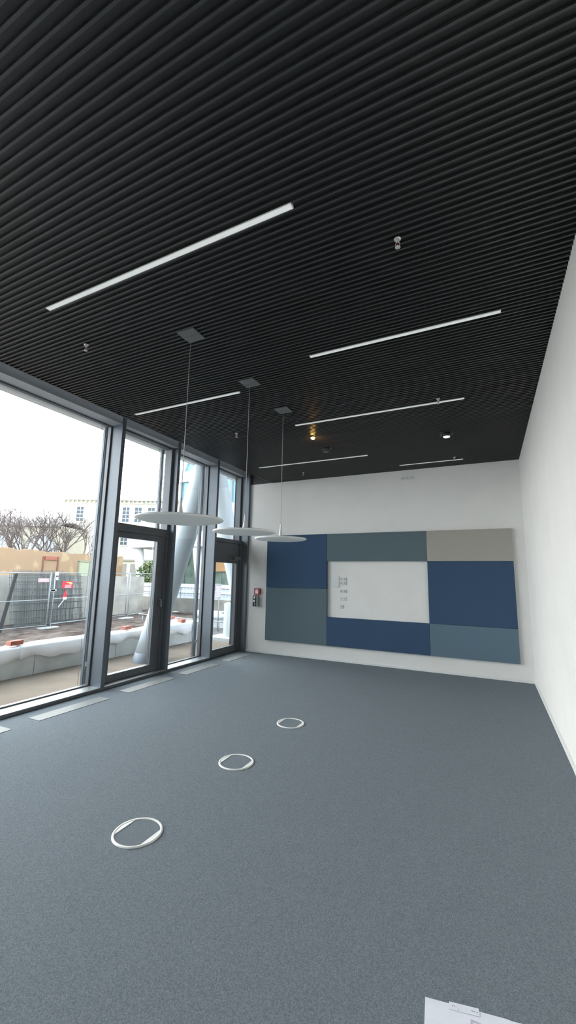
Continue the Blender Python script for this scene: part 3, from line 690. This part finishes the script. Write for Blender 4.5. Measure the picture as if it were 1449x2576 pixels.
MB().box(-16.2, -15.0, YW+1.9, YW+2.0, 1.9, 3.1).build('orange_blind', orange_blind, t)
for (x0, x1, l) in ((-22.75, -23.7, ''), (-16.5, -17.1, ''), (-10.5, -9.6, '')):
    MB().tube((x0, YW+0.6, -0.3), (x1, YW+0.6, 3.85), 0.34, 0.42, n=28).build('column', facade_white, t)

# banners on a railing, retaining wall, hedge
tag(MB().box(-14, -1.5, 17.0, 17.3, -0.3, 0.36).build('retaining_wall', mat('stained_concrete', (0.27, 0.25, 0.21), 0.9, noise=0.25, nscale=1.2)), 'stained concrete retaining wall below the banner railing', 'low wall')
t = thing('banner_railing', 'steel railing on the retaining wall with white banners behind', 'railing', (-8, 17.1, 0.36))
for i in range(8): MB().box(-13.9+i*1.7, -13.86+i*1.7, 17.08, 17.12, 0.36, 0.92).build('post', galv, t)
for z in (0.62, 0.90): MB().box(-14, -1.5, 17.08, 17.12, z-0.015, z+0.015).build('rail', mat('rail_dark', (0.10, 0.11, 0.11), 0.5), t)
for i, (x0, x1, l) in enumerate([(-14.6, -11.9, 'behind the first door'), (-11.85, -9.1, 'seen in the narrow window'), (-9.05, -6.3, 'seen through the far door')]):
    t = thing('banner', 'white printed banner on the yard fence, '+l, 'banner', (x0, 18, 0.3), 'white banners on the yard fence')
    B(x0, x1, 18.0, 18.03, 0.30, 1.08).build('cloth', banner_m, t)
    p = MB(); xx = x0+0.2
    while xx < x1-0.2: p.box(xx, xx+0.09, 17.985, 18.0, 0.76, 0.90); p.box(xx, xx+0.11, 17.985, 18.0, 0.46, 0.54); xx += 0.22
    p.build('faint_print', mat('banner_print', (0.52, 0.55, 0.60), 0.7), t)
t = thing('hedge', 'yellow-green leafy shrubs in front of the far glass ground floor', 'shrub', (-19, 24.5, -0.3))
lm = MB(); rnd = random.Random(5)
for i in range(2600):
    cx, cz = rnd.uniform(-21, -17.6), 0
    hz_ = 1.3+0.75*math.sin((cx+21)*1.1)
    p = Vector((cx, 24.5+rnd.uniform(-0.5, 0.5), rnd.uniform(-0.3, hz_+0.6))); d = Vector((rnd.uniform(-1, 1), rnd.uniform(-1, 1), rnd.uniform(-1, 1))).normalized()*0.11
    w = d.orthogonal().normalized()*0.06; lm.add([p-d, p+w, p+d, p-w], [(0, 1, 2, 3)])
lm.build('foliage', leaf_m, t)

# bollard on a plinth beyond the terrace edge
t = thing('vent_bollard', 'white round vent pipe standing on a concrete plinth outside the far door', 'bollard', (-2.62, 9.98, -0.27))
MB().lathe((-2.60, 9.98, -0.13), [(0.17, 0.0), (0.17, 0.012), (0.118, 0.014), (0.114, 0.05), (0.114, 0.90), (0.108, 0.915), (0.06, 0.918), (0.055, 0.94), (0.0, 0.942)], n=40).build('pipe', mat('pipe_white', (0.66, 0.70, 0.69), 0.5), t)
MB().tube((-2.60-0.10, 9.93, 0.52), (-2.60-0.16, 9.91, 0.52), 0.03, n=14).build('side_knob', plastic_grey, t)
tag(MB().box(-3.05, -2.10, 9.62, 10.35, -0.30, -0.13).build('concrete_plinth', concrete, bevel=0.01), 'flat concrete plinth under the white vent pipe', 'plinth')
# notice board with round arrow emblem
t = thing('notice_sign', 'pale sign board with a round black arrow emblem outside the far door', 'sign', (-4.25, 11.5, -0.27))
B(-4.75, -3.97, 11.50, 11.53, 0.84, 1.24).build('board', sign_body, t, bevel=0.004)
B(-4.78, -3.93, 11.49, 11.54, 1.24, 1.29).build('top_rail', galv, t)
B(-4.72, -4.0, 11.49, 11.54, 0.80, 0.84).build('bottom_rail', galv, t)
for x in (-4.65, -4.06): MB().tube((x, 11.56, -0.27), (x, 11.56, 1.24), 0.02, n=8).build('post', galv, t)
em = MB(); N = 28
for i in range(N):
    q0, q1 = 2*PI*i/N, 2*PI*(i+1)/N
    em.add([(-4.24+r_*math.cos(q), 11.497, 1.13+r_*math.sin(q)) for r_, q in ((0.075, q0), (0.088, q0), (0.088, q1), (0.075, q1))], [(0, 1, 2, 3)])
em.add([(-4.24, 11.497, 1.075), (-4.28, 11.497, 1.135), (-4.20, 11.497, 1.135)], [(0, 1, 2)]).add([(-4.252, 11.497, 1.135), (-4.228, 11.497, 1.135), (-4.228, 11.497, 1.185), (-4.252, 11.497, 1.185)], [(0, 1, 2, 3)])
em.build('arrow_emblem', black_plastic, t)
MB().box(-4.40, -4.12, 11.496, 11.50, 0.985, 0.995).box(-4.40, -4.06, 11.496, 11.50, 0.945, 0.953).box(-4.40, -4.10, 11.496, 11.50, 0.905, 0.913).build('text_lines', mat('text_grey', (0.30, 0.30, 0.32), 0.6), t)
# handrail lines in the yard behind
t = thing('yard_handrail', 'low steel handrail crossing the yard behind the bollard', 'handrail', (-3.5, 10.9, -0.25))
MB().tube((-7.5, 11.4, 0.12), (-2.2, 11.4, 0.02), 0.02, n=8).build('rail', galv, t)
for x in (-7.3, -5.6, -3.9, -2.4): MB().tube((x, 11.4, -0.27), (x, 11.4, 0.06), 0.018, n=8).build('post', galv, t)

# ------------------------------------------------------------------ light: bright white sky on the window side, blue elsewhere
w = bpy.data.worlds.new('sky'); bpy.context.scene.world = w; w.use_nodes = True; nt = w.node_tree
for n in list(nt.nodes): nt.nodes.remove(n)
out = nt.nodes.new('ShaderNodeOutputWorld'); bg = nt.nodes.new('ShaderNodeBackground'); tc = nt.nodes.new('ShaderNodeTexCoord')
dot = nt.nodes.new('ShaderNodeVectorMath'); dot.operation = 'DOT_PRODUCT'; dot.inputs[1].default_value = Vector((-0.97, 0.22, 0.06)).normalized()
rp = nt.nodes.new('ShaderNodeValToRGB'); mr = nt.nodes.new('ShaderNodeMapRange')
mr.inputs['From Min'].default_value = -1; mr.inputs['From Max'].default_value = 1
nt.links.new(tc.outputs['Generated'], dot.inputs[0]); nt.links.new(dot.outputs['Value'], mr.inputs['Value']); nt.links.new(mr.outputs[0], rp.inputs['Fac'])
el = rp.color_ramp.elements
el[0].position = 0.0; el[0].color = (0.48, 0.52, 0.57, 1)
el[1].position = 1.0; el[1].color = (1.0, 1.0, 1.0, 1)
for p_, c_ in ((0.42, (0.20, 0.27, 0.35)), (0.62, (0.26, 0.32, 0.38)), (0.82, (0.88, 0.93, 0.97))):
    x_ = el.new(p_); x_.color = (*c_, 1)
nt.links.new(rp.outputs[0], bg.inputs['Color']); bg.inputs['Strength'].default_value = 5.2
nt.links.new(bg.outputs[0], out.inputs['Surface'])

sc = bpy.context.scene
sc.view_settings.view_transform = 'Standard'; sc.view_settings.look = 'None'; sc.view_settings.gamma = 1.0
sc.view_settings.use_curve_mapping = False; sc.view_settings.exposure = 0.9
sc.cycles.max_bounces = 12; sc.cycles.diffuse_bounces = 6; sc.cycles.transparent_max_bounces = 16
